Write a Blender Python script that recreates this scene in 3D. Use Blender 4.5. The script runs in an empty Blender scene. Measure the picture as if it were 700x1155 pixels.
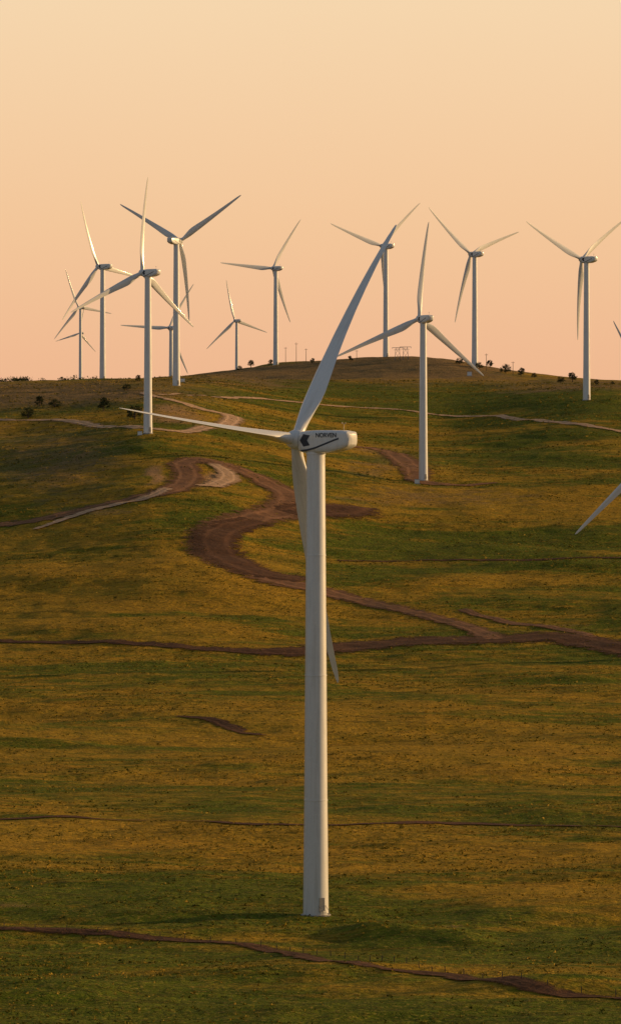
import bpy, math, random
import numpy as np
from mathutils import Matrix, Vector
random.seed(4); rng=np.random.default_rng(7)
F=5220.0; CX=350.0; YH=520.0; CAMZ=90.0
sc=bpy.context.scene
# ------------------------------------------------------------ noise
def _h(ix,iy,s):
    n=(ix.astype(np.int64)*374761393+iy.astype(np.int64)*668265263+s*982451653)&0x7fffffff
    n=((n^(n>>13))*1274126177)&0x7fffffff
    n=(n^(n>>16))&0xffff
    return n/32767.5-1.0
def vn(x,y,s=0):
    ix=np.floor(x); iy=np.floor(y); fx=x-ix; fy=y-iy
    fx=fx*fx*fx*(fx*(fx*6-15)+10); fy=fy*fy*fy*(fy*(fy*6-15)+10)
    a=_h(ix,iy,s);b=_h(ix+1,iy,s);c=_h(ix,iy+1,s);d=_h(ix+1,iy+1,s)
    return (a*(1-fx)+b*fx)*(1-fy)+(c*(1-fx)+d*fx)*fy
def fbm(x,y,s=0,o=4):
    t=0;a=1.;n=0
    for i in range(o):
        t=t+a*vn(x+17.3*i,y-9.1*i,s+i); n+=a; a*=.5; x,y=(x*.8-y*.6)*2,(x*.6+y*.8)*2
    return t/n
# ------------------------------------------------------------ terrain height
front=[(0,-2,'z'),(100,-25,'z'),(300,-58,'z'),(500,-72,'z'),(620,-75.5,'z'),(800,-76.6,'z'),(1000,-80.5,'z'),(1200,-83,'z'),(1400,-80.5,'z')]
cols={
 -150:[(1657,750),(1850,680),(2050,600),(2300,520),(2677,448),(3000,433),(3300,430),(3700,436)],
 0:[(1657,748),(1850,670),(2050,590),(2300,508),(2677,440),(3000,429),(3300,430),(3700,436)],
 167:[(1657,745),(1850,660),(2050,572),(2299,489),(2677,430),(2900,428),(3300,429),(3700,436)],
 230:[(1657,745),(1850,660),(2050,575),(2299,495),(2677,436),(2950,424),(3300,424),(3700,430)],
 311:[(1657,748),(1850,668),(2050,590),(2256,520),(2677,452),(3288,415),(3700,408),(4100,412)],
 380:[(1657,750),(1850,675),(2050,600),(2256,532),(2677,466),(3000,432),(3290,407),(3600,407),(4000,412)],
 450:[(1657,750),(1850,676),(2050,606),(2256,542),(2677,470),(3000,430),(3230,403),(3500,405),(4000,412)],
 505:[(1657,750),(1850,676),(2050,606),(2256,545),(2677,473),(3000,430),(3200,405),(3500,408),(4000,415)],
 560:[(1657,750),(1850,676),(2050,606),(2256,545),(2677,466),(3093,420),(3300,418),(3600,424)],
 661:[(1657,751),(1850,676),(2050,606),(2256,542),(2712,447),(3000,432),(3300,430),(3600,436)],
 850:[(1657,752),(1850,676),(2050,606),(2256,542),(2712,450),(3000,436),(3300,434),(3600,440)]}
dg=np.arange(0,12001,20.); us=np.arange(-160,861,10.)
keys=sorted(cols); prof=[]
for k in keys:
    dd=[p[0] for p in front]; zz=[p[1] for p in front]
    for d,r in cols[k]: dd.append(d); zz.append((YH-r)*d/F)
    dl,rl=cols[k][-1]
    dd+= [5500,8000,12000]; zl=(YH-max(rl,424)-10)*5500/F
    zz+= [zl,zl*1.15,zl*1.0]
    prof.append(np.interp(dg,dd,zz))
prof=np.array(prof)
T=np.array([[np.interp(u,keys,prof[:,j]) for j in range(len(dg))] for u in us])
def gs(A,ax,sig):
    r=int(sig*3); k=np.exp(-np.arange(-r,r+1)**2/(2*sig*sig)); k/=k.sum()
    P=np.pad(A,[(r,r) if i==ax else (0,0) for i in range(2)],mode='edge')
    return np.apply_along_axis(lambda v:np.convolve(v,k,'valid'),ax,P)
T=gs(gs(T,1,1.8),0,1.6)
def H(x,y):
    x=np.asarray(x,float); y=np.asarray(y,float)
    dm=np.maximum(y,300.); u=np.clip(CX+x/dm*F,-159.9,859.9)
    fu=(u+160)/10; iu=np.clip(np.floor(fu).astype(int),0,len(us)-2); fu=fu-iu
    yd=np.clip(y,0,11990)/20; iy=np.clip(np.floor(yd).astype(int),0,len(dg)-2); fy=yd-iy
    z=(T[iu,iy]*(1-fu)+T[iu+1,iy]*fu)*(1-fy)+(T[iu,iy+1]*(1-fu)+T[iu+1,iy+1]*fu)*fy
    amp=np.clip((y-60)/400,0,1)
    amp2=np.where(y>2600,.8,1.0)
    wx=x+14*vn(x/70,y/60,71); wy=y+12*vn(x/65,y/55,72)
    z=z+amp*amp2*(2.0*vn(x/310,y/260,1)+1.6*vn(wx/120,wy/85,2)+.95*vn(wx/46,wy/30,3)+.42*vn(x/19,y/13,5)+.22*vn(x/8,y/6,8)+.12*vn(x/4,y/3.5,9))
    bx=x-(18+.06*(y-772)); z=z+2.3*np.exp(-((bx/12)**4+((y-768+.5*bx)/9)**2))+1.3*np.exp(-(((x+38)/40)**2+((y-772+.15*x)/12)**2))
    z=z+1.5*np.exp(-(((x-36)/16)**2+((y-668-.3*(x-36))/8)**2))
    z=z+np.clip((np.abs(x)-dm*.12)/900,0,1.2)*18*vn(x/1400,y/1500,11)
    return z+CAMZ
dm_=np.concatenate([np.arange(540,3600,1.5),np.arange(3600,9000,10)])
def px2w(u,row):
    x=(u-CX)/F*dm_; r=YH-(H(x,dm_)-CAMZ)/dm_*F
    i=np.argmax(r<=row)
    if r[i]>row: i=int(np.argmin(r))
    return x[i],dm_[i]
# ------------------------------------------------------------ materials
def new_mat(n):
    m=bpy.data.materials.new(n); m.use_nodes=True
    nt=m.node_tree; return m,nt,nt.nodes,nt.links,nt.nodes['Principled BSDF']
def noise(nt,vec,scale,det=4,rough=.55,dist=0):
    n=nt.nodes.new('ShaderNodeTexNoise'); n.inputs['Scale'].default_value=scale
    n.inputs['Detail'].default_value=det; n.inputs['Roughness'].default_value=rough; n.inputs['Distortion'].default_value=dist
    nt.links.new(vec,n.inputs['Vector']); return n.outputs['Fac']
def mr(nt,v,a,b,c=0,d=1):
    n=nt.nodes.new('ShaderNodeMapRange'); nt.links.new(v,n.inputs[0])
    for i,q in zip((1,2,3,4),(a,b,c,d)): n.inputs[i].default_value=q
    return n.outputs[0]
def mixc(nt,f,a,b,mode='MIX'):
    n=nt.nodes.new('ShaderNodeMix'); n.data_type='RGBA'; n.blend_type=mode
    for s,v in ((n.inputs[0],f),(n.inputs[6],a),(n.inputs[7],b)):
        if isinstance(v,(int,float)): s.default_value=v
        elif isinstance(v,tuple): s.default_value=(*v,1) if len(v)==3 else v
        else: nt.links.new(v,s)
    return n.outputs[2]
def math_(nt,op,a,b=0.):
    n=nt.nodes.new('ShaderNodeMath'); n.operation=op
    for s,v in ((n.inputs[0],a),(n.inputs[1],b)):
        if isinstance(v,(int,float)): s.default_value=v
        else: nt.links.new(v,s)
    return n.outputs[0]
def coords(nt):
    g=nt.nodes.new('ShaderNodeNewGeometry'); return g.outputs['Position']
def mapv(nt,P,s,rot=0):
    m=nt.nodes.new('ShaderNodeMapping'); m.inputs['Scale'].default_value=s; m.inputs['Rotation'].default_value=(0,0,rot); nt.links.new(P,m.inputs[0]); return m.outputs[0]

m_ground,nt,N,L,bs=new_mat('grassland')
P=coords(nt)
at=N.new('ShaderNodeAttribute'); at.attribute_name='cover'
sep=N.new('ShaderNodeSeparateColor'); L.new(at.outputs['Color'],sep.inputs[0])
n50=noise(nt,P,.02,5,.6,.4); n7=noise(nt,P,.11,5,.65,.6); n1=noise(nt,P,.7,5,.7); n3=noise(nt,P,.3,4,.7,1.)
ns=noise(nt,mapv(nt,P,(.25,1,1),.12),.07,6,.68,.5)
g=math_(nt,'ADD',sep.outputs[0],math_(nt,'MULTIPLY',math_(nt,'SUBTRACT',n7,.5),1.3))
g=math_(nt,'ADD',g,math_(nt,'MULTIPLY',math_(nt,'SUBTRACT',ns,.5),2.0))
gf=mr(nt,g,.26,.76)
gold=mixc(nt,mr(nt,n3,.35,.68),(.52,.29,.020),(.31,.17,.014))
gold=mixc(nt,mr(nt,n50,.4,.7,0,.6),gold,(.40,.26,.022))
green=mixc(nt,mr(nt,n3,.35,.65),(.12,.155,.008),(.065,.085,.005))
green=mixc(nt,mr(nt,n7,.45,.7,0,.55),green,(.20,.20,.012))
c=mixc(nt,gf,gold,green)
brown=mixc(nt,n7,(.17,.105,.05),(.32,.20,.095))
c=mixc(nt,mr(nt,math_(nt,'ADD',sep.outputs[1],math_(nt,'MULTIPLY',math_(nt,'SUBTRACT',n7,.5),1.2)),.2,.7,0,.9),c,brown)
c=mixc(nt,mr(nt,noise(nt,mapv(nt,P,(.4,1,1),-.2),.16,5,.7,.3),.52,.66,0,.55),c,(.06,.05,.005))
c=mixc(nt,mr(nt,n1,.5,.64,0,.65),c,(.05,.042,.005))
pale=mr(nt,noise(nt,P,1.1,4,.75),.55,.66,0,.5)
c=mixc(nt,pale,c,(.6,.38,.08))
c=mixc(nt,mr(nt,math_(nt,'ADD',sep.outputs[2],math_(nt,'MULTIPLY',math_(nt,'SUBTRACT',n3,.5),.8)),.35,.8),c,(.40,.23,.10))
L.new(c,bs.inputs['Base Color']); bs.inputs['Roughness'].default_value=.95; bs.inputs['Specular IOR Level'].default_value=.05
bp=N.new('ShaderNodeBump'); bp.inputs['Distance'].default_value=1.2; bp.inputs['Strength'].default_value=1.0
hh=math_(nt,'ADD',math_(nt,'MULTIPLY',n1,.6),math_(nt,'MULTIPLY',n3,1.2)); L.new(hh,bp.inputs['Height']); L.new(bp.outputs[0],bs.inputs['Normal'])

def soil_mat(name,c1,c2):
    m,nt,N,L,bs=new_mat(name); P=coords(nt)
    a=noise(nt,P,.25,5,.65,.5); b=noise(nt,P,1.5,4,.7)
    c=mixc(nt,mr(nt,a,.35,.65),c1,c2)
    c=mixc(nt,mr(nt,b,.5,.75,0,.5),c,tuple(x*.55 for x in c1))
    uv=N.new('ShaderNodeUVMap'); sx=N.new('ShaderNodeSeparateXYZ'); L.new(uv.outputs[0],sx.inputs[0])
    e=math_(nt,'ABSOLUTE',math_(nt,'SUBTRACT',math_(nt,'MULTIPLY',sx.outputs[0],2.),1.))
    r=math_(nt,'ABSOLUTE',math_(nt,'SUBTRACT',e,.38)); c=mixc(nt,mr(nt,r,.03,.14,.4,0),c,tuple(min(1,x*1.6) for x in c2))
    al=mr(nt,math_(nt,'ADD',e,math_(nt,'MULTIPLY',math_(nt,'SUBTRACT',a,.5),2.2)),.55,.95,1,0)
    L.new(al,bs.inputs['Alpha'])
    L.new(c,bs.inputs['Base Color']); bs.inputs['Roughness'].default_value=.95; bs.inputs['Specular IOR Level'].default_value=.1
    bp=N.new('ShaderNodeBump'); bp.inputs['Distance'].default_value=.5; L.new(a,bp.inputs['Height']); L.new(bp.outputs[0],bs.inputs['Normal'])
    return m
m_dark=soil_mat('dark_soil',(.075,.033,.015),(.13,.058,.026))
m_mid=soil_mat('graded_soil',(.16,.075,.034),(.27,.13,.06))
m_pale=soil_mat('pale_gravel',(.42,.25,.13),(.6,.38,.22))

m_white,nt,N,L,bs=new_mat('white_paint')
tc=N.new('ShaderNodeTexCoord'); P=tc.outputs['Object']
st=noise(nt,mapv(nt,P,(1,1,.06)),1.6,5,.6); bl=noise(nt,P,.35,4,.6)
c=mixc(nt,mr(nt,st,.48,.75,0,.55),(.72,.72,.70),(.47,.45,.40))
c=mixc(nt,mr(nt,bl,.45,.75,0,.4),c,(.55,.54,.52))
L.new(c,bs.inputs['Base Color'])
L.new(mr(nt,bl,.3,.7,.2,.34),bs.inputs['Roughness'])
bs.inputs['Coat Weight'].default_value=.5; bs.inputs['Coat Roughness'].default_value=.12
def flat(name,col,r=.6,var=.3):
    m,nt,N,L,bs=new_mat(name); tc=N.new('ShaderNodeTexCoord')
    n=noise(nt,tc.outputs['Object'],2.,4); c=mixc(nt,mr(nt,n,.3,.7,0,1),col,tuple(x*(1-var) for x in col))
    L.new(c,bs.inputs['Base Color']); bs.inputs['Roughness'].default_value=r; return m
m_mark=flat('dark_lettering',(.03,.04,.06),.5); m_metal=flat('grey_steel',(.25,.25,.25),.5)
m_conc=flat('concrete',(.38,.35,.3),.9); m_wood=flat('weathered_wood',(.12,.085,.055),.9); m_bark=flat('bark',(.09,.06,.04),.95)
def leaf_mat(name,stops,att='tint'):
    m,nt,N,L,bs=new_mat(name); a=N.new('ShaderNodeAttribute'); a.attribute_name=att
    r=N.new('ShaderNodeValToRGB'); L.new(a.outputs['Fac'],r.inputs[0])
    els=r.color_ramp.elements
    els[0].position=0; els[0].color=(*stops[0],1); els[1].position=1; els[1].color=(*stops[-1],1)
    for i,s in enumerate(stops[1:-1]):
        e=els.new((i+1)/(len(stops)-1)); e.color=(*s,1)
    L.new(r.outputs[0],bs.inputs['Base Color']); bs.inputs['Roughness'].default_value=.9; bs.inputs['Specular IOR Level'].default_value=.1
    return m
m_sage=leaf_mat('scrub_leaves',[(.05,.05,.006),(.13,.115,.008),(.26,.17,.014),(.46,.28,.04)])
m_jun=leaf_mat('juniper_leaves',[(.02,.025,.01),(.04,.05,.018),(.075,.075,.025)])
# ------------------------------------------------------------ helpers
def mesh_np(name,V,Fc,mat,k=4,smooth=False):
    me=bpy.data.meshes.new(name); V=np.asarray(V,np.float32); Fc=np.asarray(Fc,np.int32)
    me.vertices.add(len(V)); me.vertices.foreach_set('co',V.ravel())
    me.loops.add(Fc.size); me.loops.foreach_set('vertex_index',Fc.ravel())
    me.polygons.add(len(Fc)); me.polygons.foreach_set('loop_start',np.arange(0,Fc.size,k,dtype=np.int32))
    me.update(calc_edges=True)
    if smooth: me.polygons.foreach_set('use_smooth',np.ones(len(Fc),bool))
    me.materials.append(mat); return me
def obj(name,me,parent=None,mat=None):
    o=bpy.data.objects.new(name,me); sc.collection.objects.link(o)
    if parent: o.parent=parent
    if mat is not None: o.matrix_basis=mat
    return o
def loft(rings,cap=True):
    n=len(rings[0]); V=[p for r in rings for p in r]; Fs=[]
    for i in range(len(rings)-1):
        for j in range(n):
            a=i*n+j;b=i*n+(j+1)%n; Fs.append((a,b,b+n,a+n))
    if cap: Fs.append(tuple(range(n))[::-1]); Fs.append(tuple((len(rings)-1)*n+j for j in range(n)))
    return V,Fs
def mesh_py(name,V,Fs,mat,smooth=True,angle=40):
    me=bpy.data.meshes.new(name); me.from_pydata([tuple(v) for v in V],[],Fs); me.update()
    import bmesh
    bm=bmesh.new(); bm.from_mesh(me); bmesh.ops.recalc_face_normals(bm,faces=bm.faces); bm.to_mesh(me); bm.free()
    me.materials.append(mat)
    if smooth: me.shade_smooth()
    try: me.set_sharp_from_angle(angle=math.radians(angle))
    except Exception: pass
    return me
# ------------------------------------------------------------ ground sheet
uc=np.concatenate([CX-np.geomspace(9000,420,34), np.arange(-66,767,2.0), CX+np.geomspace(420,9000,34)])
dr=np.concatenate([np.linspace(-900,0,20),np.linspace(30,540,40),np.arange(550,1000,1.5),np.arange(1000,1700,2.0),np.arange(1700,3500,3.),np.arange(3500,4500,20),np.geomspace(4500,40000,60)])
UU,DD=np.meshgrid(uc,dr); X=(UU-CX)/F*np.maximum(DD,300.); Z=H(X,DD)
V=np.stack([X,DD,Z],-1).reshape(-1,3); nr,nc=X.shape
ii=(np.arange(nr-1)[:,None]*nc+np.arange(nc-1)[None,:]).ravel()
Fq=np.stack([ii,ii+1,ii+nc+1,ii+nc],-1)
me=mesh_np('ground',V,Fq,m_ground,4,True)
ROW=YH-(Z-CAMZ)/np.maximum(DD,300)*F
wu=UU+45*fbm(X/60,DD/60,21,3); wr=ROW+10*fbm(X/90,DD/120,22,3)
def blobs(bl):
    t=np.zeros_like(UU)
    for u,r,su,sr,v in bl: t+=v*np.exp(-((wu-u)/su)**2-((wr-r)/sr)**2)
    return t
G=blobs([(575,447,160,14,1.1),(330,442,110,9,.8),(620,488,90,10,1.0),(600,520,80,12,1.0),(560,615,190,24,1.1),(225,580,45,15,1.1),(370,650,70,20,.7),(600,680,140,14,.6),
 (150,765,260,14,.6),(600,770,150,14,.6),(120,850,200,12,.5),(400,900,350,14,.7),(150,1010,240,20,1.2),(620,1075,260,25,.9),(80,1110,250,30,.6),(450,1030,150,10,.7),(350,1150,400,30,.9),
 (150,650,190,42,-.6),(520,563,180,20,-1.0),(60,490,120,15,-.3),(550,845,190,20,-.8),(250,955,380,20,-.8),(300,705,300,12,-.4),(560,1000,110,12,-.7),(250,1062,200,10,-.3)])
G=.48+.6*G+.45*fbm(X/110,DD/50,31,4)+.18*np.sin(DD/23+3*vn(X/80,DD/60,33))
B=blobs([(460,411,130,15,1.4),(60,444,180,18,1.0),(330,422,130,10,.9),(650,434,100,8,.9),(50,520,110,40,.6),(440,520,50,18,.5),(500,563,160,14,.45)])+.1*fbm(X/50,DD/50,41,3)
SO=blobs([(250,540,24,10,1.),(190,535,14,12,.9),(215,470,50,9,.8),(95,572,90,7,.6),(420,508,40,6,.6),(380,560,30,6,.4),(610,705,90,3,.5),(500,1045,30,5,.5),(20,1020,40,6,.5)])
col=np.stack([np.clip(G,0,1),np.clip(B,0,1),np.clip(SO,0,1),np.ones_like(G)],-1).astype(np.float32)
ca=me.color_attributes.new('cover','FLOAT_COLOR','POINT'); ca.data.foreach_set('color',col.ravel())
obj('ground',me)
# ------------------------------------------------------------ roads as draped strips
def road(name,pts,mat,lift=.18,nseg=8):
    W=[(*px2w(u,r),w) for u,r,w in pts]; W=np.array(W,float)
    Pp=np.vstack([W[0]*2-W[1],W,W[-1]*2-W[-2]]); out=[]
    for i in range(1,len(Pp)-2):
        L_=np.hypot(*(Pp[i+1]-Pp[i])[:2]); k=max(4,int(L_/2.5))
        for t in np.linspace(0,1,k,endpoint=False):
            a,b,c,d=Pp[i-1:i+3]
            out.append(.5*((2*b)+(-a+c)*t+(2*a-5*b+4*c-d)*t*t+(-a+3*b-3*c+d)*t**3))
    out.append(W[-1]); C=np.array(out)
    tg=np.gradient(C[:,:2],axis=0); tg/=np.linalg.norm(tg,axis=1)[:,None]+1e-9
    nn=np.stack([-tg[:,1],tg[:,0]],-1); s=np.linspace(-1,1,nseg+1)
    XY=C[:,None,:2]+nn[:,None,:]*s[None,:,None]*C[:,None,2:3]*.5
    z=H(XY[...,0],XY[...,1])+lift
    V=np.dstack([XY,z]).reshape(-1,3); n=nseg+1
    ii=(np.arange(len(C)-1)[:,None]*n+np.arange(nseg)[None,:]).ravel()
    Fq=np.stack([ii,ii+n,ii+n+1,ii+1],-1); me=mesh_np(name,V,Fq,mat,4,True)
    uvl=me.uv_layers.new(name='UVMap'); u=np.tile((s+1)/2,len(C)); v=np.repeat(np.arange(len(C))*.1,n)
    uvl.data.foreach_set('uv',np.stack([u[Fq.ravel()],v[Fq.ravel()]],-1).astype(np.float32).ravel())
    return obj(name,me)
road('dirt_road',[(560,722,14),(520,706,12),(470,692,12),(420,682,14),(375,671,20),(335,660,28),(290,647,30),(252,632,28),(238,612,26),(252,596,26),(290,584,28),(325,575,30),(326,558,22),(295,541,20),(262,528,18),(225,519,18),(207,524,18),(212,538,18),(195,552,18),(150,564,16),(90,577,15),(40,588,15),(0,592,15),(-60,596,15)],m_mid,.3)
road('dirt_road',[(322,579,20),(350,577,36),(385,575,42),(410,573,18)],m_dark,.36)
road('dirt_road',[(345,655,24),(290,646,28),(256,630,26),(243,612,24),(256,598,22),(290,588,18)],m_dark,.42)
road('dirt_road',[(-50,722,7),(60,725,9),(150,727,10),(250,733,13),(340,736,22),(400,730,32),(480,724,36),(560,722,32),(620,719,32),(665,726,32),(720,738,24),(760,744,20)],m_dark,.28)
road('farm_track',[(520,688,6),(580,704,8),(640,712,8),(700,726,8),(740,736,8)],m_mid,.25)
road('gravel_track',[(160,443,5),(195,452,10),(228,462,13),(262,470,14),(250,480,14),(205,488,11),(150,482,10),(90,477,10),(0,474,10),(-50,474,10)],m_pale,.3)
road('gravel_track',[(180,446,4),(270,449,6),(350,455,6),(440,462,7),(560,469,8),(640,478,8),(720,491,8)],m_pale,.3)
road('gravel_track',[(330,508,5),(400,504,9),(440,511,18),(466,528,20),(474,543,15),(520,548,8),(560,545,4)],m_mid,.3)
road('gravel_track',[(40,598,4),(95,579,9),(160,564,8),(190,552,8)],m_pale,.46)
road('gravel_track',[(222,548,6),(243,548,13),(258,538,13),(240,524,7)],m_pale,.42)
road('farm_track',[(380,633,3),(470,633,6),(560,632,6),(640,630,6),(740,631,6)],m_dark,.25)
road('farm_track',[(-40,925,4),(150,926,4.5),(350,931,5),(520,930,6),(740,935,5)],m_dark,.2)
road('farm_track',[(200,808,3),(240,813,6),(262,822,7),(285,828,5),(300,830,2)],m_dark,.2)
ditch=[(-30,1049,4),(80,1053,5),(180,1060,5),(300,1073,5),(400,1087,5.5),(500,1101,5.5),(600,1114,5.5),(740,1130,5)]
road('farm_track',ditch,m_dark,.15)
# ------------------------------------------------------------ fence along the ditch
fp=[px2w(u,r-3) for u,r,_ in ditch]; fp=np.array(fp); seg=np.r_[0,np.cumsum(np.hypot(*np.diff(fp,axis=0).T))]
ss=np.arange(0,seg[-1],5.5); fx=np.interp(ss,seg,fp[:,0]); fy=np.interp(ss,seg,fp[:,1]); fz=H(fx,fy)
Vb=[];Fb=[]
def box(V,Fs,p,q,w,d=None):
    p=Vector(p);q=Vector(q);a=(q-p).normalized(); s=a.cross(Vector((0,0,1)) if abs(a.z)<.9 else Vector((0,1,0))).normalized(); t=a.cross(s); d=d or w
    b=len(V)
    for c in (p,q):
        for i,j in((-1,-1),(1,-1),(1,1),(-1,1)): V.append(c+s*i*w/2+t*j*d/2)
    Fs+= [(b,b+1,b+2,b+3),(b+4,b+7,b+6,b+5)]+[(b+i,b+4+i,b+4+(i+1)%4,b+(i+1)%4) for i in range(4)]
for i,(x,y,z) in enumerate(zip(fx,fy,fz)):
    l=random.uniform(-.06,.06); box(Vb,Fb,(x,y,z-.2),(x+l,y,z+random.uniform(.8,1.1)),.12)
    if i: 
        for hgt in(.4,.8): box(Vb,Fb,(fx[i-1],fy[i-1],fz[i-1]+hgt),(x,y,z+hgt),.012)
obj('wire_fence',mesh_py('wire_fence',Vb,Fb,m_wood,False))
# ------------------------------------------------------------ scrub: one object
n=150000
d=560+ (3000-560)*rng.random(n)**1.1; u=-60+820*rng.random(n); x=(u-CX)/F*d
dens=.4+1.0*fbm(x/60,d/30,51,3)+.3*vn(x/9,d/9,55); keep=rng.random(n)<np.clip(dens,.03,1); x=x[keep];d=d[keep];n=len(x)
z=H(x,d); k=8
size=(.11+.28*rng.random(n)**2)*(1+(d-700)/2000)
dirs=rng.normal(size=(n,k,3)); dirs/=np.linalg.norm(dirs,axis=2)[...,None]; dirs[...,2]=np.abs(dirs[...,2])
cen=np.stack([x,d,z],-1)[:,None,:]+dirs*size[:,None,None]*np.array([1.3,1.,.6])*rng.uniform(.4,1,(n,k,1))
t=rng.normal(size=(n,k,3,3))*size[:,None,None,None]*.42
V=(cen[:,:,None,:]+t).reshape(-1,3); me=mesh_np('sagebrush',V,np.arange(len(V)).reshape(-1,3),m_sage,3)
tint=np.clip(np.repeat(np.clip(.5+.5*fbm(x/30,d/30,61,3)+.3*rng.normal(size=n),0,1),k*3)+.1*rng.normal(size=n*k*3),0,1).astype(np.float32)
a=me.attributes.new('tint','FLOAT','POINT'); a.data.foreach_set('value',tint); obj('sagebrush',me)
# ------------------------------------------------------------ trees
def tree_mesh(seed,h,w):
    r=np.random.default_rng(seed); V=[];Fs=[]
    def limb(p,q,ra,rb):
        p=Vector(p);q=Vector(q);a=(q-p).normalized();s=a.orthogonal().normalized();t=a.cross(s);b=len(V)
        for c,rr in((p,ra),(q,rb)):
            for i in range(6):
                an=i*math.pi/3; V.append(c+s*math.cos(an)*rr+t*math.sin(an)*rr)
        for i in range(6): Fs.append((b+i,b+(i+1)%6,b+6+(i+1)%6,b+6+i))
    limb((0,0,-.3),(.1,0,h*.5),.28,.16); limb((.1,0,h*.5),(.05,.1,h*.92),.16,.04)
    tips=[]
    for i in range(20):
        an=r.uniform(0,6.28); zz=r.uniform(.1,.8)*h; rr=w*.5*r.uniform(.45,1.)*(1-.55*max(0,zz/h-.3))
        e=(math.cos(an)*rr,math.sin(an)*rr,zz+h*.1); limb((.05,0,zz*.8),e,.09,.03); tips.append(e)
    tips.append((0,0,h*.95)); nb=len(Fs)
    tint=[0.]*len(V)
    for e in tips:
        cl=r.uniform(.15,.9); rad=w*r.uniform(.14,.24)
        for j in range(60):
            dv=r.normal(size=3); dv/=np.linalg.norm(dv); c=np.array(e)+dv*rad*r.uniform(.3,1.05)*np.array([1,1,.8])
            b=len(V); q=r.normal(size=(3,3))*.17*h/5
            for kk in range(3): V.append(Vector(c+q[kk])); tint.append(min(1,max(0,cl+r.normal()*.15)))
            Fs.append((b,b+1,b+2))
    me=bpy.data.meshes.new('juniper_tree'); me.from_pydata([tuple(v) for v in V],[],Fs); me.materials.append(m_bark); me.materials.append(m_jun)
    mi=np.zeros(len(Fs),np.int32); mi[nb:]=1; me.polygons.foreach_set('material_index',mi)
    a=me.attributes.new('tint','FLOAT','POINT'); a.data.foreach_set('value',np.array(tint,np.float32)); me.update(); return me
TM=[tree_mesh(1,5,5),tree_mesh(2,5.5,4.5),tree_mesh(3,4.5,5.5),tree_mesh(4,6,4.2)]
trees=[(32,472,1.3),(45,458,1.1),(62,460,1.2),(117,464,1.4),(152,473,1.7),(156,430,.7),(143,440,.9),(283,414,.75),(270,418,.6),(305,412,.6),(518,411,.9),(552,415,.8),(570,421,1.1),(587,424,.9),(632,432,.9),(645,431,1.0),(602,426,.6),(352,410,.6),(366,409,.5),(395,408,.6),(540,416,.8),(672,434,.6),(690,434,.5)]
for i,(u,r,s) in enumerate(trees):
    x,y=px2w(u,r); s*=y/2700*1.0
    M=Matrix.Translation((x,y,float(H(x,y))-.1))@Matrix.Rotation(i*1.7,4,'Z')@Matrix.Diagonal((s*1.05,s*1.05,s*.95,1))
    obj('juniper_tree',TM[i%4],None,M)
r=np.random.default_rng(9); Vt=[];tt=[]
for i in range(90):
    u=r.uniform(-150,110) if i%2 else r.uniform(-150,30); yy=r.uniform(3150,3400); x=(u-CX)/F*yy; z0=float(H(x,yy)); s=r.uniform(1.6,3.4)
    c=np.array([x,yy,z0+s*.6]); cl=r.uniform(.1,.8)
    for j in range(45):
        dv=r.normal(size=3); dv/=np.linalg.norm(dv); p=c+dv*s*r.uniform(.3,1)*np.array([1.4,1,.8]); q=r.normal(size=(3,3))*.45
        for kk in range(3): Vt.append(p+q[kk]); tt.append(cl)
me=mesh_np('distant_trees',np.array(Vt),np.arange(len(Vt)).reshape(-1,3),m_jun,3); a=me.attributes.new('tint','FLOAT','POINT'); a.data.foreach_set('value',np.array(tt,np.float32)); obj('distant_trees',me)
# ------------------------------------------------------------ turbine parts
R0=47.6; OV=4.2; TILT=math.radians(4.6)
def blade_mesh(twf,A1=7.6,A2=4.4,wid=1.0):
    rs=[1.2,2.0,3.0,4.5,6.5,8.5,10.5,14,18,23,28,33,38,42,45,46.7,47.4,47.6]
    ch=[2.0,2.0,2.05,2.5,3.1,3.5,3.6,3.4,3.0,2.6,2.2,1.85,1.5,1.2,.95,.65,.35,.12]
    th=[1.,1.,.97,.72,.48,.36,.3,.26,.23,.21,.19,.18,.17,.16,.15,.15,.15,.15]
    rings=[]; K=28
    for r_,c_,t_ in zip(rs,ch,th):
        tw=math.radians(twf(r_)); ring=[]
        s=r_/R0; ax=A1*s-A2*s*s
        bl=min(1,max(0,(r_-2.5)/7)); c_=c_*(1+(wid-1)*bl)
        for i in range(K):
            a=2*math.pi*i/K; cx=math.cos(a); sy=math.sin(a)
            xc=.5*cx; yc=.5*t_*sy*(1-bl*.6*cx)
            xc=xc+bl*.18
            lx=xc*c_; ly=yc*c_
            Y=lx*math.cos(tw)-ly*math.sin(tw); Xx=lx*math.sin(tw)+ly*math.cos(tw)
            ring.append((ax+Xx,Y,r_))
        rings.append(ring)
    return mesh_py('blade',*loft(rings),m_white)
BL=blade_mesh(lambda r:-(24*math.exp(-r/14)+5))
BLF=blade_mesh(lambda r:-(80+10*math.exp(-r/16)),7.8,6.0,1.08)
def nacelle_mesh():
    secs=[(2.9,1.25,-1.3,1.25),(2.6,1.6,-1.75,1.6),(1.6,1.8,-2.0,1.85),(-1.,1.8,-2.05,1.95),(-4.,1.8,-1.95,1.95),(-6.3,1.78,-1.45,1.9),(-7.6,1.6,-.9,1.7),(-7.95,1.2,-.5,1.3)]
    rings=[]
    for x_,hw,zb,zt in secs:
        ring=[]
        for i in range(40):
            a=2*math.pi*i/40; c_=math.cos(a); s_=math.sin(a); e=.38
            ring.append((x_,hw*math.copysign(abs(c_)**e,c_),(zb+zt)/2+(zt-zb)/2*math.copysign(abs(s_)**e,s_)))
        rings.append(ring)
    return mesh_py('nacelle',*loft(rings),m_white)
NAC=nacelle_mesh()
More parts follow.
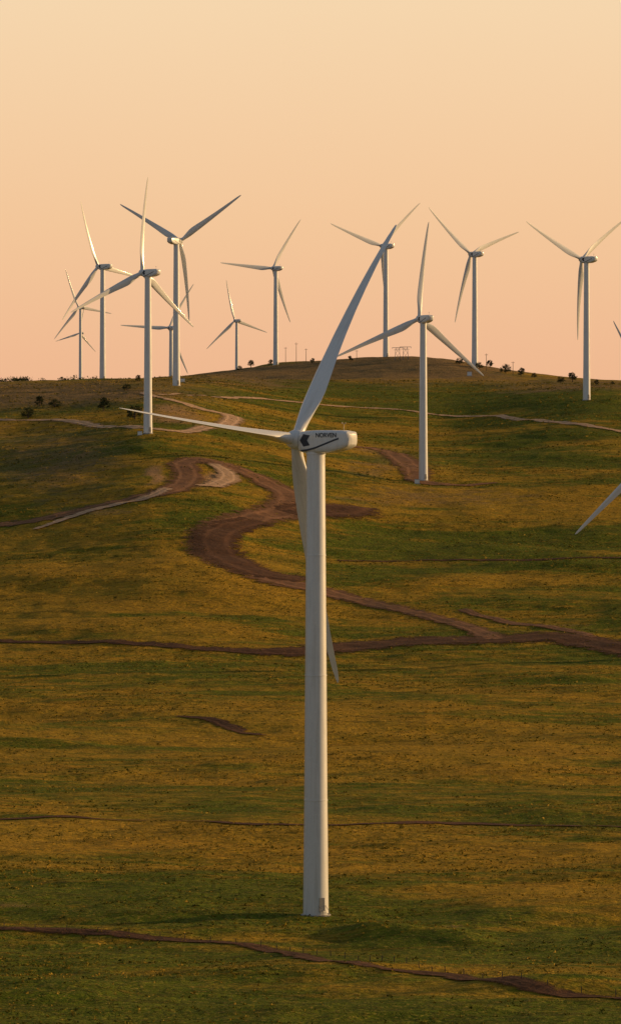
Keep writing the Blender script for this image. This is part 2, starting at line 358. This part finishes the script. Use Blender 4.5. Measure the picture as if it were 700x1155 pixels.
def revol(prof,n=36,axis='z'):
    rings=[]
    for r_,z_ in prof:
        rings.append([((z_,r_*math.cos(2*math.pi*i/n),r_*math.sin(2*math.pi*i/n)) if axis=='x' else (r_*math.cos(2*math.pi*i/n),r_*math.sin(2*math.pi*i/n),z_)) for i in range(n)])
    return loft(rings)
HUB=mesh_py('hub',*revol([(1.45,-1.35),(1.65,-1.1),(1.75,0),(1.65,.7),(1.3,1.4),(.8,1.9),(.3,2.1),(.05,2.13)],32,'x'),m_white)
def tower_mesh(h):
    pr=[(2.22,-1.5),(2.22,.0)]
    for f in (.25,.52,.78):
        zz=h*f; r_=2.16-(2.16-1.6)*f
        pr+=[(r_,zz-.12),(r_+.05,zz-.10),(r_+.05,zz+.10),(r_-.005,zz+.12)]
    pr+=[(1.6,h-.2),(1.7,h-.18),(1.7,h+.3)]
    return mesh_py('tower',*revol(pr,56),m_white,True,30)
FOUND=mesh_py('foundation',*revol([(2.6,-1.6),(2.6,.12),(2.5,.2),(2.3,.22)],40),m_conc)
v,f=[],[]; box(v,f,(0,0,0),(0,0,2.2),1.0,.16); DOOR=mesh_py('door',v,f,m_metal,False)
def stair():
    v,f=[],[]
    for i in range(5): box(v,f,(-.6,-.35-.3*i,.95-.2*i),(.6,-.35-.3*i,.95-.2*i),.28,.06)
    for sx in(-.62,.62):
        box(v,f,(sx,-.2,1.9),(sx,-1.6,.95),.05); box(v,f,(sx,-.2,.9),(sx,-.2,1.95),.05); box(v,f,(sx,-1.6,0),(sx,-1.6,1.),.05)
    return mesh_py('steps',v,f,m_metal,False)
STAIR=stair()
v,f=[],[]; box(v,f,(0,0,0),(0,0,1.2),.06); box(v,f,(-.35,0,1.2),(.35,0,1.2),.05); box(v,f,(-.35,0,1.2),(-.35,0,1.45),.07); box(v,f,(.35,0,1.2),(.35,0,1.5),.1); MAST=mesh_py('wind_sensor',v,f,m_metal,False)
def frame(beta,tilt):
    cb,sb,ct,st=math.cos(beta),math.sin(beta),math.cos(tilt),math.sin(tilt)
    a=Vector((-cb*ct,sb*ct,st)); h=Vector((sb,cb,0)); v=Vector((cb*st,-sb*st,ct)); return a,h,v
def fit(base,hub,scale,tips,fixed=None):
    d=F/scale; tx=(base-CX)/F*d; hz=CAMZ+(YH-hub[1])/F*d; best=None
    if fixed: return tx,d,hz,math.radians(fixed[0]),math.radians(fixed[1])
    for bd in range(14,167,2):
        a,h,v=frame(math.radians(bd),TILT); hc=Vector((tx,d,hz))+a*OV
        for ph in range(0,120,2):
            e=0
            T_=[]
            for k in range(3):
                p=math.radians(ph+120*k); q=hc+(v*math.cos(p)+h*math.sin(p))*R0+a*3.2
                T_.append((CX+q.x/q.y*F,YH-(q.z-CAMZ)/q.y*F))
            for t in tips: e+=min((t[0]-w[0])**2+(t[1]-w[1])**2 for w in T_)
            if best is None or e<best[0]: best=(e,bd,ph)
    return tx,d,hz,math.radians(best[1]),math.radians(best[2])
def turbine(base,hub,scale,tips,main=False):
    tx,d,hz,be,ph=fit(base,hub,scale,tips,(36.5,36) if main else None); gz=float(H(tx,d))
    E=obj('wind_turbine',None); E.location=(tx,d,gz); hh=hz-gz
    obj('tower',tower_mesh(hh-2.1),E); obj('foundation',FOUND,E)
    obj('door',DOOR,E,Matrix.Rotation(.5,4,'Z')@Matrix.Translation((0,-2.2,1.)))
    obj('steps',STAIR,E,Matrix.Rotation(.5,4,'Z')@Matrix.Translation((0,-2.1,0)))
    a0,h0,v0=frame(be,0); a,h,v=frame(be,TILT)
    def M4(A,Hh,Vv,loc): return Matrix(((A.x,-Hh.x,Vv.x,loc[0]),(A.y,-Hh.y,Vv.y,loc[1]),(A.z,-Hh.z,Vv.z,loc[2]),(0,0,0,1)))
    MN=M4(a0,h0,v0,(0,0,hh)); obj('nacelle',NAC,E,MN)
    obj('wind_sensor',MAST,E,MN@Matrix.Translation((-6,0,1.85)))
    MH=M4(a,h,v,Vector((0,0,hh))+a*OV); obj('hub',HUB,E,MH)
    for k in range(3): obj('blade_%d'%(k+1),BLF if main else BL,E,MH@Matrix.Rotation(ph+k*2*math.pi/3,4,'X'))
    for sgn in (1,-1):
        def onside(xc,zc):
            B=Matrix(((-sgn,0,0,xc),(0,0,sgn,sgn*1.83),(0,1,0,zc),(0,0,0,1))); return MN@B
        pts=[(1.9,-1.62),(.6,-1.5),(-1.2,-1.1),(-3.2,-.45),(-5.,.15),(-6.2,.5)]
        v_=[];f_=[]
        for i,(px,pz) in enumerate(pts):
            v_+= [(px,sgn*1.825,pz-.16),(px,sgn*1.825,pz+.16)]
            if i: b=2*i; f_.append((b-2,b,b+1,b-1))
        mm=bpy.data.meshes.new('stripe'); mm.from_pydata(v_,[],f_); mm.materials.append(m_mark); obj('stripe',mm,E,MN)
        mk=[(-1.1,0),(-.35,.95),(1.05,.75),(.45,0),(1.05,-.75),(-.35,-.95)]
        mm=bpy.data.meshes.new('emblem'); mm.from_pydata([(p*1.0,q*1.15,0) for p,q in mk],[],[(0,5,4,3),(0,3,2,1)]); mm.materials.append(m_mark)
        obj('emblem',mm,E,onside(1.0 ,.2))
        if main:
            cu=bpy.data.curves.new('lettering','FONT'); cu.body='NORVEN'; cu.size=1.1; cu.align_x='CENTER'; cu.align_y='CENTER'; cu.extrude=.005; cu.offset=.02
            cu.materials.append(m_mark); obj('lettering',cu,E,onside(-3.5,1.05))
    return E
turbine(356,(333,498),6.5,[],True)
turbine(477,(475,360),185/80,[(486,250),(387,395),(548,415)])
turbine(167,(162,308),182/80,[(173,204),(96,346),(229,365)])
turbine(199,(199,272),156/80,[(132,236),(261,225),(207,364)])
turbine(661,(657,293),154/80,[(592,250),(650,380)])
turbine(435,(436,278),127/80,[(379,255),(478,228)])
turbine(535,(534,287),133/80,[(487,238),(588,262),(516,360)])
turbine(311,(311,303),114/80,[(343,244),(252,300),(327,364)])
turbine(116,(115,301),132/80,[(94,223),(65,363),(158,308)])
turbine(193,(193,370),99/80,[(135,370),(223,316),(208,418)])
turbine(267,(264,362),79/80,[(258,316),(302,374),(234,394)])
turbine(91,(90,347),78/80,[(79,304),(128,353),(65,380)])
turbine(91.5,(91,376),53/80,[(62,386),(108,397)])
turbine(722,(720,420),110/80,[(691,362)])
turbine(757,(752,497),3.15,[(645,605)])
# ------------------------------------------------------------ small things on the ridge
def pylon(u,row,h):
    x,y=px2w(u,row); v,f=[],[]
    for s in(-1,1):
        box(v,f,(s*h*.22,0,-.5),(s*h*.14,0,h),.3); 
        box(v,f,(s*h*.22,0,h*.05),(-s*h*.16,0,h*.55),.15); box(v,f,(s*h*.18,0,h*.5),(-s*h*.14,0,h*.95),.15)
    box(v,f,(-h*.45,0,h),(h*.45,0,h),.3); box(v,f,(-h*.3,0,h*.82),(h*.3,0,h*.82),.2)
    for s in(-.42,0,.42): box(v,f,(s*h,0,h*.88),(s*h,0,h),.2)
    o=obj('electricity_pylon',mesh_py('electricity_pylon',v,f,m_metal,False)); o.location=(x,y,float(H(x,y)))
pylon(448,406,8.5); pylon(457,406,9)
def pole(u,row,h):
    x,y=px2w(u,row); v,f=revol([(.2,-.5),(.14,h)],8); v=[Vector(q) for q in v]; box(v,f,(-1.1,.2,h*.92),(1.1,.2,h*.92),.16)
    for s in(-.9,0,.9): box(v,f,(s,.2,h*.93),(s,.2,h*.97),.12)
    o=obj('utility_pole',mesh_py('utility_pole',v,f,m_wood,False)); o.location=(x,y,float(H(x,y)))
for u,row,h in((322,411,13),(334,410,15),(345,409,10),(402,408,8),(377,408,7),(548,419,12),(578,423,9)): pole(u,row,h)
def cabin(u,row,w,h,nm='transformer_box'):
    x,y=px2w(u,row); E=obj(nm,None); E.location=(x,y,float(H(x,y)))
    v,f=[],[]; box(v,f,(0,0,0),(0,0,h),w,w*.7); obj('cabinet',mesh_py('cabinet',v,f,m_white,False),E)
    v,f=[],[]; box(v,f,(0,0,h+.003),(0,0,h+.2),w*1.1,w*.8); obj('roof',mesh_py('roof',v,f,m_metal,False),E)
    v,f=[],[]; box(v,f,(0,0,-.5),(0,0,.12),w*1.3,w*.95); obj('plinth',mesh_py('plinth',v,f,m_conc,False),E)
cabin(470,546,2.4,2.0); cabin(158,491,2.2,1.8); cabin(529,424,3,2.6); cabin(206,431,2.4,2)
# ------------------------------------------------------------ light
SAZ=math.radians(71); SEL=math.radians(10)
sd=Vector((math.sin(SAZ)*math.cos(SEL),math.cos(SAZ)*math.cos(SEL),math.sin(SEL)))
sl=bpy.data.lights.new('sun','SUN'); sl.energy=5; sl.angle=math.radians(.6); sl.color=(1,.64,.28)
so=obj('sun',sl); so.matrix_basis=sd.to_track_quat('Z','Y').to_matrix().to_4x4(); so.location=(300,0,300)
w=bpy.data.worlds.new('World'); sc.world=w; w.use_nodes=True; nt=w.node_tree; N=nt.nodes; L=nt.links
bg=N['Background']; sky=N.new('ShaderNodeTexSky'); sky.sky_type='NISHITA'; sky.sun_disc=False; sky.sun_elevation=SEL; sky.sun_rotation=SAZ; sky.dust_density=4; sky.air_density=2
tc=N.new('ShaderNodeTexCoord'); sx=N.new('ShaderNodeSeparateXYZ'); L.new(tc.outputs['Generated'],sx.inputs[0])
def srgb(r,g,b): return tuple(((c/255+.055)/1.055)**2.4 if c>10 else c/255/12.92 for c in (r,g,b))
def ramp(stops):
    r=N.new('ShaderNodeValToRGB'); L.new(sx.outputs[2],r.inputs[0]); e=r.color_ramp.elements
    e[0].position=stops[0][0]; e[0].color=(*stops[0][1],1); e[1].position=stops[-1][0]; e[1].color=(*stops[-1][1],1)
    for p,c in stops[1:-1]: q=e.new(p); q.color=(*c,1)
    return r.outputs[0]
warm=ramp([(0,srgb(242,184,143)),(.022,srgb(246,191,150)),(.05,srgb(249,203,158)),(.1,srgb(251,219,178)),(.2,srgb(200,175,150)),(.4,srgb(125,125,128)),(1,srgb(90,100,115))])
cool=ramp([(0,srgb(148,150,154)),(.15,srgb(150,156,162)),(.5,srgb(110,121,136)),(1,srgb(90,100,115))])
dp=N.new('ShaderNodeVectorMath'); dp.operation='DOT_PRODUCT'; L.new(tc.outputs['Generated'],dp.inputs[0]); dp.inputs[1].default_value=(math.sin(.5),math.cos(.5),0)
c=mixc(nt,mr(nt,dp.outputs['Value'],.0,.8),cool,warm)
sk=mixc(nt,1.0,sky.outputs[0],(.08,.08,.08),'MULTIPLY')
c=mixc(nt,.06,c,sk)
L.new(c,bg.inputs[0]); bg.inputs[1].default_value=1.0
# ------------------------------------------------------------ camera
cd=bpy.data.cameras.new('camera'); co=obj('camera',cd); co.location=(0,0,CAMZ); co.rotation_euler=(math.pi/2,0,0)
cd.sensor_width=36; cd.lens=F/1155*36; cd.shift_y=-(577.5-YH)/1155; cd.clip_start=1; cd.clip_end=90000
sc.camera=co
sc.view_settings.view_transform='Standard'; sc.view_settings.look='None'; sc.view_settings.exposure=0
